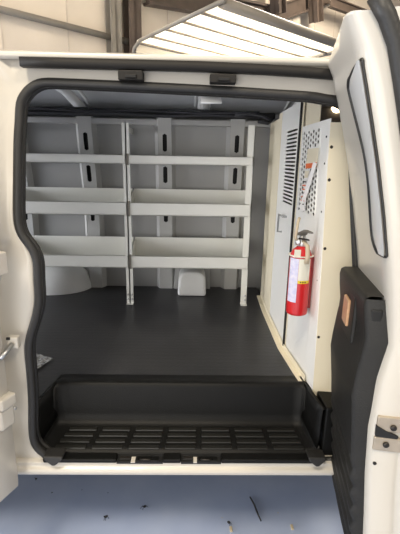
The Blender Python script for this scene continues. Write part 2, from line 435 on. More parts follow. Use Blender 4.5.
# far side wall
def farY(z): return 2.80 - 0.10*smooth((z-1.2)/0.75)
zs = [FZ-.06, .9, 1.1, 1.25, 1.4, 1.55, 1.7, 1.8, 1.9]
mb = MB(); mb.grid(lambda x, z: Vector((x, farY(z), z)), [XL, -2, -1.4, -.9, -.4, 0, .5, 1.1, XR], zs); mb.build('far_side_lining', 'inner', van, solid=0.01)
mb = MB(); mb.grid(lambda x, z: Vector((x, farY(z)+.09, z)), [XL, 0, XR], [.44]+zs[1:]+[1.93]); mb.build('far_side_skin', 'paint', van, solid=0.01)
# hollow ribs with slots
def wall_rib(x, w=0.115, d=0.055):
    mb = MB()
    holes = [(1.71, .055), (1.51, .055), (1.24, .05), (0.925, .022)]
    hw = w*.36
    def fn(a, b): return Vector((x+a, farY(b)-d, b))
    z = FZ; cur = FZ
    for hz, hh in sorted(holes):
        a0, a1 = hz-hh-.015, hz+hh+.015
        mb.grid(fn, [-hw, hw], [cur, (cur+a0)/2, a0], smooth=False)
        mb.perf(fn, -hw, hw, a0, a1, 1, 1,   .34, hh*2/(a1-a0), slot=True); cur = a1
    mb.grid(fn, [-hw, hw], [cur, 1.8, 1.86], smooth=False)
    for s_ in (-1, 1):
        mb.grid(lambda a, b: Vector((x+s_*lerp(hw, w/2+.012, a), farY(b)-d*(1-a)-.001, b)), [0, 1], [FZ, 1.1, 1.25, 1.4, 1.55, 1.7, 1.8, 1.86], smooth=False)
    mb.build('wall_rib', 'ribm', van, solid=0.002)
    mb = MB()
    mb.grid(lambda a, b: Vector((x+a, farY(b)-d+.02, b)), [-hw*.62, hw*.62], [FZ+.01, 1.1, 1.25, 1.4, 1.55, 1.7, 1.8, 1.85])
    return mb.build('rib_slot_shade', 'dark', van, solid=.004)  # dark sheet behind the slots, painted shade of the hollow rib
for x in (-1.14, -.685, -.185, .275, -1.7): wall_rib(x)
# header channel and black cable rail
mb = MB(); mb.box((XL, 2.655, 1.815), (XR, 2.71, 1.852), bev=.006); mb.build('wall_header', 'ribm', van)
mb = MB(); mb.box((XL, 2.61, 1.858), (0.5, 2.69, 1.895), bev=.008, m='dark')
for k, (zz, yy, r_) in enumerate(((1.887, 2.60, .008), (1.868, 2.598, .010), (1.90, 2.615, .005))):
    mb.tube([(XL+i*.1, yy+.004*math.sin(i*1.3+k), zz+.004*math.sin(i*.9+k*2)) for i in range(31)], r_, n=6, m='wire')
mb.build('cable_rail', 'wire', van, merge=False)
mb = MB(); mb.tube([(.25, 2.6, 1.875), (.33, 2.595, 1.885), (.42, 2.59, 1.87), (.47, 2.57, 1.845), (.45, 2.56, 1.83), (.39, 2.58, 1.84)], .011, n=6); mb.build('loose_cable', 'wire', van)
# bracket pieces on the ceiling
mb = MB(); mb.tube([(-.29, 2.3, 2.01), (-.29, 2.3, 1.965), (-.235, 2.3, 1.965), (-.235, 2.3, 2.01)], .006, n=6); mb.build('ceiling_hook', 'wire', van)
mb = MB(); mb.box((-.68, 1.86, 1.925), (-.56, 1.98, 1.975), bev=.012, m='hump'); mb.box((-.66, 1.88, 1.915), (-.60, 1.96, 1.927), bev=.003, m='lensoff'); mb.build('dome_lamp', 'hump', van)
mb = MB(); mb.box((.028, 2.3, 1.94), (.082, 2.5, 1.985), bev=.006, m='hump'); mb.box((.035, 2.28, 1.93), (.075, 2.31, 1.955), bev=.003, m='steel'); mb.build('bow_bracket', 'hump', van)
# ends of the body
mb = MB(); mb.box((XL-.06, 1.32, .44), (XL, 1.45, 1.93)); mb.box((XL-.06, 2.75, .44), (XL, 2.88, 1.93)); mb.box((XL-.06, 1.32, .44), (XL, 2.88, .70)); mb.box((XL-.06, 1.32, 1.80), (XL, 2.88, 1.99)); mb.build('rear_door_frame', 'paint', van)
mb = MB(); mb.box((XR, 1.32, .44), (XR+.06, 2.88, 1.93)); mb.build('cab_front_panel', 'paint', van)
# cargo floor and under floor
mb = MB(); mb.box((XL, 1.474, FZ-.02), (0.47, 2.79, FZ)); mb.prism([(-1.2, 1.474, FZ-.02), (-1.2, 1.345, FZ-.02), (-.588, 1.345, FZ-.02), (-.562, 1.474, FZ-.02)], (0, 0, .0225)); mb.build('floor_mat', 'mat', van)
mb = MB(); mb.box((XL, 1.52, .46), (XR, 2.85, FZ-.03)); mb.build('floor_pan', 'gutter', van)
# step well
def stepshape():
    mb = MB()
    prof = [(1.54, FZ+.001), (1.487, FZ+.003), (1.475, FZ+.004), (1.467, FZ-.001), (1.463, FZ-.012), (1.457, .585), (1.452, .560), (1.441, .546), (1.425, .540), (1.38, .533), (1.33, .524), (1.296, .517)]
    def xe(y, side): 
        return (-0.55-(1.494-y)*.17) if side < 0 else (.468+(1.494-y)*.14)
    us = [-1, -.985, -.965, -.9, -.5, 0, .5, .9, .965, .985, 1]
    def fn(u, j):
        y, z = prof[j]
        a, b = xe(min(y, 1.467), -1), xe(min(y, 1.467), 1)
        x = lerp(a, b, (u+1)/2)
        e = max(0, (abs(u)-.955)/.045)
        if j >= 5: z += .03*e**2.5 * (1 if j >= 7 else .5)
        if 4 <= j <= 9: y = y - .03*e**2.5
        return Vector((x, y, z))
    mb.grid(fn, us, range(len(prof)))
    # ends
    for sd in (-1, 1):
        def fe(j, k):
            y = [1.467, 1.43, 1.39, 1.345, 1.30][k]
            z0 = .545 + (y-1.30)*.2
            return Vector((xe(y, sd) + (-.006*sd if j == 0 else 0), y, lerp(z0-.0, FZ+.004, j/3)))
        mb.grid(fe, range(4), range(5))
        x0 = xe(1.30, sd)
        mb.grid(lambda a, k: Vector((xe([1.53, 1.467, 1.40, 1.30][k], sd)+sd*a, [1.53, 1.467, 1.40, 1.30][k], FZ+.004)), [0, .010], range(4))
    return mb
stepshape().build('step_well', 'step', van, solid=0.006)
mb = MB(); mb.box((.508, 1.302, .508), (.64, 1.474, FZ+.003), bev=.006); mb.build('step_end_cap', 'step', van)
# raised tread bars on the step
mb = MB()
for r_, yy in enumerate((1.412, 1.383, 1.354, 1.325)):
    zo = .517+(yy-1.296)*.18
    xa, xb = -.50-.01*r_, .44+.006*r_
    n_ = 7; w = (xb-xa)/n_
    for k in range(n_):
        mb.box((xa+k*w+.010, yy-.010, zo-.003), (xa+(k+1)*w-.012, yy+.010, zo+.005), bev=.003)
mb.build('tread_bars', 'tread', van, merge=False)
# front nose of the step with the two latch cutouts
def xz(px): return at(px, 455, 'y', 1.28).x
cuts = [(44, 117), (163, 181), (221, 322)]
mb = MB()
for a, b in cuts:
    mb = MB(); mb.box((xz(a), 1.262, .503), (xz(b), 1.302, .5195), bev=.005); mb.build('step_nose', 'step', van)
for a, b in ((117, 163), (181, 221)):
    xa, xb = xz(a), xz(b); w = xb-xa
    mb = MB(); mb.box((xa, 1.292, .500), (xb, 1.31, .5145), m='dark'); mb.box((xa, 1.266, .498), (xb, 1.30, .5075), m='dark')
    mb.box((xa+w*.05, 1.276, .5045), (xa+w*.30, 1.30, .512), bev=.003, m='gutter'); mb.box((xa+w*.31, 1.262, .5055), (xa+w*.40, 1.29, .5095), m='paint'); mb.box((xa+w*.42, 1.268, .505), (xa+w*.92, 1.30, .510), bev=.002, m='step')
    mb.tube([(xa+w*.50, 1.278, .508), (xa+w*.52, 1.268, .517), (xa+w*.72, 1.268, .515), (xa+w*.75, 1.278, .508)], .0035, n=6, m='bolt'); mb.build('lower_latch_striker', 'step', van, merge=False)
# rubber corner bumpers
for a, b, w in ((53, 460, .036), (317, 461, .034)):
    p = at(a, b, 'y', 1.248); c = p.z
    mb = MB(); mb.prism([(p.x-w, 1.246, c+.016), (p.x+w, 1.246, c+.014), (p.x+w*.95, 1.244, c+.002), (p.x+w*.25, 1.240, c-.020), (p.x-w*.1, 1.240, c-.022), (p.x-w*.9, 1.244, c+.002)], (0, .05, 0)); mb.build('corner_bumper', 'rubber', van, bevel=.005)
# wheel house and filler housing on the far side
def dome(name, x0, x1, y0, y1, z0, z1, pw, mkey):
    mb = MB(); xc, a, b, c = (x0+x1)/2, (x1-x0)/2, y1-y0, z1-z0
    def fn(u, v):
        cu, su, cv, sv = math.cos(u), math.sin(u), math.cos(v), math.sin(v)
        pe = lambda t: math.copysign(abs(t)**pw, t)
        return Vector((xc+a*pe(cu)*pe(cv), y1-b*pe(su)*pe(cv), z0+c*pe(sv)))
    mb.grid(fn, [PI*i/28 for i in range(29)], [PI/2*i/12 for i in range(13)])
    return mb.build(name, mkey, van)
dome('wheel_house', -1.30, -.715, 2.56, 2.80, FZ, .90, .85, 'hump'); dome('wheel_house_lobe', -1.60, -.86, 2.535, 2.80, FZ, .925, .9, 'hump')
def arch(xc, w, z1, y0, y1, mkey, name):
    mb = MB(); pts = []
    for i in range(13):
        t = PI*i/12; pts.append((xc+w/2*math.copysign(abs(math.cos(t))**.7, math.cos(t)), z1-w*.36+w*.36*math.sin(t)**.8))
    pts = [(xc+w/2*1.05, FZ)] + pts + [(xc-w/2*1.05, FZ)]
    mb.prism([(a, y0, b) for a, b in pts], (0, y1-y0, 0)); return mb.build(name, mkey, van, bevel=.018 if y1-y0 > .1 else .004)
arch(.0, .185, .885, 2.57, 2.80, 'hump', 'filler_housing'); arch(.0, .25, .915, 2.735, 2.80, 'inner', 'filler_surround')
# wheels
for wx in (-1.55, 2.05):
    for wy, sg in ((1.42, -1), (2.72, 1)):
        mb = MB(); mb.lathe([(.20, -.11), (.33, -.11), (.36, -.08), (.365, 0), (.36, .08), (.33, .11), (.20, .11)], (wx, wy, .365), (0, 1, 0), n=32); t = mb.build('wheel', 'tyre', van)
        mb = MB(); mb.lathe([(.06, -.06), (.15, -.05), (.205, -.09), (.205, .09), (.15, .05), (.06, .06)], (wx, wy, .365), (0, 1, 0), n=24); mb.build('rim', 'hub', t)

# ------------------------------------------------------------------ front side door (right), standing open
HX, HY = 0.566, 1.285
DV = Vector((-.172, -.985, 0)); NI = Vector((-.985, .172, 0))
LEAN = [(.42, -.02), (.54, -.012), (.81, .014), (.98, .020), (1.08, .006), (1.15, -.004), (1.22, .006), (1.3, .018), (1.35, .028), (1.48, .054), (1.6, .082), (1.69, .106), (1.78, .131), (1.85, .152), (1.91, .182), (1.96, .22), (2.0, .26)]
def lean(z): return interp(LEAN, z)
U1 = .36
def D(u, z, w=0.0):
    p = Vector((HX, HY, 0)) + DV*u + NI*(lean(z)+w); p.z = z; return p
def door_uz(px, py):
    d = ray(px, py); best = None
    t = 1.2
    for _ in range(60):       # walk until the ray meets the inner door face
        p = CAM+d*t; q = p-Vector((HX, HY, 0)); w = q.dot(NI)-lean(p.z)
        t += w/max(.15, abs(d.dot(NI)))*.6
    q = p-Vector((HX, HY, 0)); return q.dot(DV), p.z
zd = [.42, .44, .5, .6, .75, .9, 1.05, 1.15, 1.22, 1.28, 1.35, 1.42, 1.48, 1.54, 1.6, 1.65, 1.69, 1.74, 1.78, 1.82, 1.85, 1.88, 1.91, 1.935, 1.96]
door = MB()
TH = 0.13
us = [0, .012, .04, .1, .2, .3, U1-.03, U1-.012, U1-.003, U1]
def inner_w(u):      # rounded free and hinge edges
    return -.012*(max(0, (u-(U1-.03))/.03)**2.4) - .01*max(0, (.012-u)/.012)
def ztop(u): return 1.885+.085*u
def zc(z, u): return min(z, ztop(u))
door.grid(lambda u, z: D(u, zc(z, u), inner_w(u)), us, zd, m='paint')
door.grid(lambda k, z: D(U1+[0, .004, .004, .0][k], zc(z, U1), [-.012, -.02, -.075, -.08][k]), range(4), zd, m='paint')   # free edge face
door.grid(lambda k, z: D(U1+[0.0, .018, .018, .0][k], zc(z, U1), [-.08, -.086, -.115, -.13][k]), range(4), zd, m='paint')
door.grid(lambda u, z: D(u, zc(z, u), -TH), [0, .2, U1], zd, m='paint')
door.grid(lambda k, z: D(0, zc(z, 0), [-.01, -TH][k]), range(2), zd, m='paint')
door.grid(lambda k, u: D(u, ztop(u), [inner_w(u), -TH][k]), range(2), us, m='paint')
door.grid(lambda k, u: D(u, .42, [inner_w(u), -TH][k]), range(2), us, m='paint')
dr = door.build('front_side_door', None, van)
dr['label'] = 'narrow right side door, white with black lower trim'
# recessed upper panel with its rubber bead
loop = [(379, 253), (374, 240), (372, 221), (370, 187), (367.5, 165), (364, 146), (354.7, 109), (350.5, 92), (349.5, 84), (351, 76), (356, 66), (361, 58), (365.5, 63), (370, 74), (376, 98), (381.5, 121), (387.6, 162), (390.7, 189), (393.5, 221), (393.5, 245), (391, 256), (385, 257)]
uz = [door_uz(*p) for p in loop]
uz = [(max(.03, min(U1-.008, u)), z) for u, z in uz]
cu, cz = sum(u for u, z in uz)/len(uz), sum(z for u, z in uz)/len(uz)
mb = MB()
pc = [Vector(D(u, z, inner_w(u)+.0015)) for u, z in uz]
N = len(pc)
z_lo, z_hi = min(z for u, z in uz)+.002, max(z for u, z in uz)-.002
rows = []
for k in range(25):      # slightly dished panel filling the bead
    z = lerp(z_lo, z_hi, k/24); xs_ = []
    for i in range(N):
        (ua, za), (ub, zb) = uz[i], uz[(i+1) % N]
        if (za-z)*(zb-z) < 0: xs_.append(lerp(ua, ub, (z-za)/(zb-za)))
    if len(xs_) >= 2: rows.append((min(xs_), max(xs_), z))
mb.grid(lambda k, t: D(lerp(rows[k][0], rows[k][1], t), rows[k][2], .002+.004*math.sin(PI*t)), range(len(rows)), [i/10 for i in range(11)])
mb.build('upper_panel', 'glass', dr, smooth=True)
pcs = spl(pc)
mb = MB(); mb.tube(pcs, [.0058 if i < 9*3 else .0034 for i in range(len(pcs))], n=6, closed=True); mb.build('panel_bead', 'rubber', dr)
# weather strip along the free edge (outer side)
mb = MB(); mb.tube([D(U1+.010, z, -.074) for z in [1.2, 1.3, 1.4, 1.5, 1.6, 1.7, 1.78, 1.85, 1.9, 1.94]], .020, n=8); mb.build('edge_seal', 'rubber', dr)
# black lower trim
TP = [(.425, .030), (.50, .034), (.62, .036), (.75, .038), (.85, .042), (.95, .050), (1.03, .057), (1.10, .060), (1.16, .061), (1.21, .061), (1.245, .059), (1.262, .053)]
mb = MB()
def trim_end(z): return interp([(.5, .335), (.95, .335), (1.05, .33), (1.15, .335), (1.23, .325), (1.27, .32)], z)
def tw(u, z):
    w = interp(TP, z); e = trim_end(z)
    w *= 1 - .12*smooth((u-.05)/.25)
    if z < .80: w += .006*math.sin((z+.12*u)*2*PI/.062)*smooth((.80-z)/.08)     # lengthwise flutes
    return w
zt = [z for z, _ in TP]; zt = sorted(set(zt + [.43+.0125*k for k in range(32)]+[.9, .98, 1.0, 1.13]))
ut = [i/40 for i in range(41)]
mb.grid(lambda t, z: D(.006+t*(trim_end(z)-.006), z, tw(t*trim_end(z), z)), ut, zt)
mb.grid(lambda t, k: D(.006+t*(trim_end(1.262)-.006), 1.262+[0, .006, .008][k], [tw(t*.32, 1.262), tw(t*.32, 1.262)-.012, -.002][k]), ut, range(3))
mb.grid(lambda k, z: D(.006, z, [tw(0, z), -.002][k]), range(2), zt)
mb.grid(lambda k, z: D(trim_end(z)+[0, .006, .006][k], z, [tw(trim_end(z), z), tw(trim_end(z), z)-.012, -.024][k]), range(3), zt)
mb.grid(lambda t, k: D(.006+t*(trim_end(.425)-.006), .425, [tw(t*.3, .425), -.002][k]), ut, range(2))
mb.build('lower_trim', 'trim', dr)
# pull grip: black block painted as notch shade near the free end, and the lever recess with its copper coloured face
mb = MB()
def dbox(mb, u0, u1, z0, z1, w0, w1, bev=.003, m=None):
    P = [D(a, b, c) for a in (u0, u1) for b in (z0, z1) for c in (w0, w1)]
    mt = Matrix(((DV.x, NI.x, 0, 0), (DV.y, NI.y, 0, 0), (0, 0, 1, 0), (0, 0, 0, 1)))
    org = Vector((HX, HY, 0)) + NI*lean((z0+z1)/2)
    mt.translation = org
    mb.box((u0, w0, z0), (u1, w1, z1), bev=bev, m=m, mtx=mt)
dbox(mb, .30, .334, 1.195, 1.238, .008, .040, .006); mb.build('grip_notch_shade', 'dark', dr)
mb = MB(); dbox(mb, .075, .235, 1.09, 1.235, .05, .066, .007); mb.build('handle_bezel', 'trim', dr)
mb = MB(); dbox(mb, .12, .185, 1.125, 1.208, .055, .073, .004); mb.build('handle_lever', 'reflector', dr)
# latch plates on the free edge
mb = MB()
for z0, z1, w0 in ((.905, .952, -.024), (.845, .888, -.020)):
    dbox(mb, U1+.002, U1+.010, z0, z1, -.13, w0+.008, .004, m='zinc')
dbox(mb, U1+.002, U1+.009, .886, .907, -.13, -.085, .001, m='zinc')
for z, w in ((.922, -.058), (.868, -.044)):
    c = D(U1+.010, z, w); mb.lathe([(.0085, 0), (.0085, .004), (.006, .006), (.003, .0062)], c, DV, n=12, m='bolt')
mb.build('edge_latch', None, dr, merge=False)
mb = MB(); mb.prism([D(U1+.005, .925, -.014), D(U1+.005, .892, -.014), D(U1+.005, .890, -.04), D(U1+.005, .889, -.070), D(U1+.005, .896, -.074), D(U1+.005, .908, -.045)], DV*.008); mb.build('latch_fork', 'dark', dr, bevel=.001)
mb = MB(); c = D(U1+.003, .80, -.022); mb.lathe([(.005, 0), (.005, .003), (.002, .004)], c, DV, n=10); mb.build('drain_plug', 'dark', dr)

# ------------------------------------------------------------------ rear side door (left), swung back
HL = Vector((-.612, 1.215, 0)); DL = Vector((-.40, -.9165, 0)); NL = Vector((.9165, -.40, 0))
def ll(z): return interp([(.44, -.004), (.47, 0), (1.0, 0), (1.1, .002), (1.2, .012), (1.25, .036), (1.33, .038), (1.35, .02), (1.9, -.05)], z)
def L(u, z, w=0): 
    p = HL + DL*u + NL*(ll(z)+w); p.z = z; return p
zl = [.455, .47, .6, .8, .95, 1.1, 1.2, 1.25, 1.33, 1.35, 1.45, 1.6, 1.75, 1.9]
mb = MB()
mb.grid(lambda u, z: L(u, z, -.012*max(0, (.012-u)/.012)), [0, .004, .012, .1, .3, .6], zl)
mb.grid(lambda k, z: L([0, .0, .02][k], z, [-.012, -.06, -.11][k]), range(3), zl)
mb.grid(lambda u, z: L(u, z, -.11), [.02, .3, .6], zl)
for z in (zl[0], zl[-1]): mb.grid(lambda u, k: L(u, z, [-.012, -.11][k]), [0, .3, .6], range(2))
mb.grid(lambda k, z: L(.6, z, [0, -.11][k]), range(2), zl)
dl = mb.build('rear_side_door', 'paint', van); dl['label'] = 'left side door swung fully back, only its hinge edge in view'
def lbox(u0, u1, z0, z1, w0, w1, bev, name, mk, par):
    mb = MB(); mt = Matrix(((DL.x, NL.x, 0, HL.x), (DL.y, NL.y, 0, HL.y), (0, 0, 1, 0), (0, 0, 0, 1)))
    l_ = ll((z0+z1)/2); mb.box((u0, w0+l_, z0), (u1, w1+l_, z1), bev=bev, mtx=mt); return mb.build(name, mk, par)
lbox(.0, .06, .715, .79, -.01, .012, .008, 'hinge_cover', 'paint', dl)
lbox(-.002, .06, .795, .835, -.01, .024, .006, 'hinge_cover', 'paint', dl)
lbox(-.002, .06, 1.255, 1.325, -.01, .014, .004, 'hinge_cover', 'paint', dl)
# door check strap and pillar hinge plate
p = at(15, 341, 'y', 1.255)
mb = MB(); mb.box((p.x-.02, 1.235, p.z-.02), (p.x+.018, 1.262, p.z+.022), bev=.005, m='paint'); mb.box((p.x-.018, 1.232, p.z+.014), (p.x-.006, 1.237, p.z+.022), m='dark'); mb.build('pillar_hinge', None, van, merge=False)
mb = MB(); q = L(.03, p.z-.03, .006); mb.tube([p+Vector((0, -.022, 0)), lerp(p, q, .5)+Vector((0, -.02, -.004)), q], .008, n=8); mb.build('check_strap', 'steel', van)
for yy in (408,):
    p = at(13, yy, 'y', 1.25); mb = MB(); mb.tube([p+Vector((-.02, 0, 0)), p+Vector((.012, 0, 0))], .006, n=8); mb.build('hinge_pin', 'steel', van)

# ------------------------------------------------------------------ shelving: two units side by side
def make_unit(x0, x1, wids):
    root = empty('shelf_unit', ((x0+x1)/2, 2.57, FZ), 'right three tray white metal shelf unit with legs, next to the partition', 'shelf unit', )
    Y0, Y1 = 2.42, 2.70
    for k, x in enumerate((x0, x1)):
        mb = MB(); s_ = 1 if k == 0 else -1
        wd = wids[k]; a_, b_ = (x, x+wd) if s_ > 0 else (x-wd, x)
        mb.box((a_, Y0, FZ), (b_, Y0+.003, 1.805))
        mb.box((min(x, x+s_*.003), Y0, FZ), (max(x, x+s_*.003), Y0+.03, 1.805))
        for z in (1.585, 1.285, .960, 1.76): mb.box((min(x, x+s_*.003), Y0+.03, z), (max(x, x+s_*.003), Y1+.02, z+.03))
        u = mb.build('upright', 'shelf', root, merge=False)
        mb = MB(); mb.box((a_, Y0-.02, FZ), (b_, Y0+.03, FZ+.004), m='shelf')
        for zz in (.745, .775): mb.lathe([(.006, 0), (.006, .006), (.003, .008)], (x+s_*.012, Y0, zz), (0, -1, 0), n=8, m='steel')
        mb.build('foot_bracket', None, u, merge=False)
    for zt_, zb, rise in ((1.628, 1.578, .004), (1.354, 1.278, .065), (1.027, .951, .070)):
        mb = MB(); a, b = x0+.004, x1-.004; Yf = Y0-.006
        mb.prism([(a, Yf, zb), (b, Yf, zb), (b, Yf, zt_), (a, Yf, zt_)], (0, .0025, 0))
        mb.prism([(a, Yf, zt_), (b, Yf, zt_), (b, Yf+.012, zt_), (a, Yf+.012, zt_)], (0, 0, -.002))
        mb.prism([(a, Yf, zb+.004), (b, Yf, zb+.004), (b, Y1-.02, zb+.004), (a, Y1-.02, zb+.004)], (0, 0, -.003))
        mb.prism([(a, Y1-.02, zb+.002), (b, Y1-.02, zb+.002), (b, Y1-.02, zt_+rise), (a, Y1-.02, zt_+rise)], (0, -.0025, 0))
        for x, d in ((a, .0025), (b, -.0025)):
            mb.prism([(x, Yf, zb), (x, Yf, zt_), (x, Yf+.05, zt_), (x, Y1-.02, zt_+rise), (x, Y1-.02, zb)], (d, 0, 0))
        t = mb.build('shelf_tray', 'shelf', root, merge=False)
        mb = MB()
        mb.box((a-.003, Yf-.003, zb-.006), (a+.010, Yf+.02, zt_+.008)); mb.build('tray_end_clip', 'beamg', t)
    return root
un = make_unit(-.392, .352, (.020, .040))
c = make_unit(-1.138, -.394, (.040, .020)); c['label'] = 'left three tray white metal shelf unit, its far end hidden by the door pillar'

# ------------------------------------------------------------------ partition
par = empty('partition', (.46, 2.0, FZ), 'cream steel bulkhead partition with perforated windows, closing the cargo bay on the right', 'partition')
P0, P1, P2, P3 = Vector((.475, 2.60, 0)), Vector((.462, 2.28, 0)), Vector((.457, 1.80, 0)), Vector((.486, 1.425, 0))
def seg(a, b):
    return lambda s_, z: Vector((lerp(a.x, b.x, s_), lerp(a.y, b.y, s_), z))
TOP = 1.857
mb = MB(); f0 = seg(P0, P1); mb.grid(f0, [0, .3, .32, .7, .72, 1], [FZ, 1.2, 1.83], smooth=False)
mb.build('side_wing', 'part', par, solid=.004)
# door leaf with perforated window
f1 = seg(P1, P2)
def leaf(f, s0, s1, z0, z1, sA, sB, za, zb, na, nb, ha, hb, mk, keep=None, slot=False):
    mb = MB()
    for a, b, c, d in ((s0, sA, z0, z1), (sB, s1, z0, z1), (sA, sB, z0, za), (sA, sB, zb, z1)):
        mb.grid(f, [a, b], [c, d], smooth=False)
    mb.perf(f, sA, sB, za, zb, na, nb, ha, hb, keep=keep, slot=slot)
    return mb.build(mk[0], mk[1], par, solid=.003)
leaf(f1, .0, .985, FZ+.02, TOP, .44, .93, 1.405, 1.752, 1, 20, .93, .56, ('door_leaf', 'partw'), slot=True)
mb = MB(); mb.box((.448, 1.79, FZ+.02), (.462, 1.799, TOP), m='dark'); mb.build('leaf_gap', 'dark', par)
mb = MB()
f1b = lambda s_, z: f1(s_, z)+Vector((-.004, 0, 0))
mb.grid(f1b, [0, .14], [FZ+.02, TOP-.004], smooth=False); mb.build('leaf_edge_fold', 'part', par, solid=.003)
mb = MB()
for zc_, a, b in ((1.345, .50, .70), ): 
    p, q = f1(a, zc_), f1(b, zc_); mb.tube([p+Vector((0, 0, -.09)), p+Vector((-.02, 0, -.09)), p+Vector((-.02, 0, .0)), q+Vector((-.02, 0, .0)), q], .005, n=6)
mb.build('leaf_handle', 'steel', par)
# fixed panel, lower
def near_x(z): return interp([(FZ, .492), (1.2, .480), (1.5, .468), (1.75, .460)], z)
def f2(s_, z): return Vector((lerp(P2.x, near_x(z), s_), lerp(P2.y, P3.y, s_), z))
f2b = lambda s_, z: f2(s_, z)+Vector((.012, 0, 0))
mb = MB(); mb.grid(f2b, [.0, .56], [1.742, TOP-.005], smooth=False); mb.grid(f2, [.0, .06], [FZ+.0, TOP-.003], smooth=False); mb.build('jamb_panel', 'part', par, solid=.004)
mb = MB()
zb_ = 1.748
leafo = leaf(f2, .07, 1.0, FZ, zb_, .15, .74, 1.40, 1.728, 7, 16, .84, .78, ('fixed_panel', 'partw'), keep=lambda a, b: a > .40 and 1.60 < b < 1.665)
# folded front flange
def fl_(k, z):
    x0 = near_x(z)
    return Vector((lerp(x0, .60, k), 1.425-.012*k, z))
mb = MB(); mb.grid(fl_, [0, .5, 1], [FZ-.02, .9, 1.2, 1.4, 1.6, 1.735], smooth=False); mb.build('front_flange', 'part', par, solid=.004)
mb = MB(); mb.grid(lambda s_, z: f2(s_, z)+Vector((-.004, 0, 0)), [.80, 1.0], [FZ, zb_-.001], smooth=False)
mb.bm.free()
for z, dx in ((1.655, 0), (1.545, 0), (1.30, 0), (.95, -.0)):
    p = fl_(.06, z); mb = MB(); mb.lathe([(.006, 0), (.006, .004), (.003, .006)], p, (0, -1, 0), n=10); mb.build('flange_bolt', 'bolt', par)
for s_, z in ((.93, 1.69), (.93, 1.60), (.93, 1.43), (.93, 1.17)):
    p = f2(s_, z); mb = MB(); mb.lathe([(.004, 0), (.004, .003), (.002, .004)], p, (-1, 0, 0), n=8); mb.build('panel_rivet', 'bolt', par)
# base angle along the floor
mb = MB()
for a, b in ((P0, P1), (P1, P2), (P2, lerp(P2, P3, .82))):
    d = Vector((-.03, 0, 0)); mb.prism([(a.x, a.y, FZ), (b.x, b.y, FZ), (b.x+d.x, b.y, FZ), (a.x+d.x, a.y, FZ)], (0, 0, .004)); mb.prism([(a.x-.004, a.y, FZ), (b.x-.004, b.y, FZ), (b.x-.004, b.y, FZ+.03), (a.x-.004, a.y, FZ+.03)], (-.002, 0, 0))
mb.build('base_angle', 'part', par, merge=False)
# cab beyond the partition: ceiling lamp
mb = MB(); p = at(337, 107, 'y', 2.598); mb.lathe([(.035, 0), (.035, .012), (.028, .02)], p, (0, -1, 0), n=16, m='lens'); mb.build('cab_lamp', None, van)

# ------------------------------------------------------------------ printed tag on the fixed panel
def on2(s_, z, w): return f2(s_-.10, z)+Vector((-w, -w*.08, 0))
tg = empty('warning_tag', on2(.6, 1.55, .01), 'white paper tag with an orange band hung on the perforated panel above the extinguisher', 'tag')
mb = MB()
mb.prism([on2(.50, 1.655, .006), on2(.86, 1.655, .006), on2(.86, 1.59, .008), on2(.50, 1.59, .008)], (-.001, 0, 0), m='part')
mb.build('tag_backing', None, tg)
mb = MB(); mb.prism([on2(.50, 1.598, .009), on2(.86, 1.604, .009), on2(.84, 1.585, .010), on2(.50, 1.579, .010)], (-.001, 0, 0)); mb.build('orange_band', 'orange', tg)
mb = MB(); mb.prism([on2(.50, 1.577, .009), on2(.68, 1.580, .012), on2(.64, 1.50, .014), on2(.60, 1.41, .012), on2(.42, 1.41, .009)], (-.0008, 0, 0), m='paper')
mb.prism([on2(.52, 1.57, .0135), on2(.66, 1.572, .0135), on2(.64, 1.545, .0145), on2(.51, 1.543, .0135)], (-.0008, 0, 0), m='part')
for k in range(7):
    z = 1.53-k*.015; mb.prism([on2(.49-.008*k, z, .0155), on2(.60-.005*k, z+.001, .0155), on2(.60-.005*k, z-.004, .0155), on2(.49-.008*k, z-.005, .0155)], (-.0005, 0, 0), m='orange' if k % 3 else 'ink')
mb.build('paper_sheet', None, tg, merge=False)
mb = MB(); mb.prism([on2(.88, 1.60, .012), on2(.84, 1.605, .02), on2(.46, 1.42, .02), on2(.50, 1.41, .010)], (-.0006, 0, 0)); mb.build('plastic_sleeve', 'paper', tg)

# ------------------------------------------------------------------ fire extinguisher
EX, EY = .420, 1.50
ex = empty('fire_extinguisher', (EX, EY, 1.02), 'red fire extinguisher with white label mounted on the partition', 'fire extinguisher')
R_ = .042
mb = MB(); mb.lathe([(.036, 1.018), (.041, 1.022), (R_, 1.03), (R_, 1.245), (.040, 1.262), (.033, 1.278), (.020, 1.288), (.016, 1.295)], (EX, EY, 0), n=32); mb.build('cylinder', 'red', ex)
def band(a0, a1, z0, z1, r, m, mb):
    mb.grid(lambda a, z: Vector((EX+r*math.cos(a), EY+r*math.sin(a), z)), [lerp(a0, a1, i/14) for i in range(15)], [z0, z1], m=m)
# camera side of the can is about -105 degrees
mb = MB(); band(math.radians(-112), math.radians(-48), 1.165, 1.25, R_+.0012, 'lab_w', mb); mb.build('front_label', None, ex)
mb = MB(); band(math.radians(-112), math.radians(-48), 1.153, 1.165, R_+.0013, 'yellow', mb)
for k in range(4): band(math.radians(-100+k*9), math.radians(-95+k*9), 1.156, 1.162, R_+.0018, 'ink', mb)
mb.build('class_band', None, ex, merge=False)
mb = MB(); band(math.radians(-168), math.radians(-113), 1.075, 1.25, R_+.0012, 'lab_b', mb); mb.build('instruction_label', None, ex)
mb = MB(); mb.tube([(EX+(R_+.003)*math.cos(t), EY+(R_+.003)*math.sin(t), 1.258) for t in [2*PI*i/32 for i in range(32)]], .005, n=6, closed=True, flat=.5); mb.box((EX-.036, EY-.040, 1.255), (EX-.012, EY-.032, 1.285), bev=.002, m=None); mb.build('mounting_strap', 'lab_w', ex, merge=False)
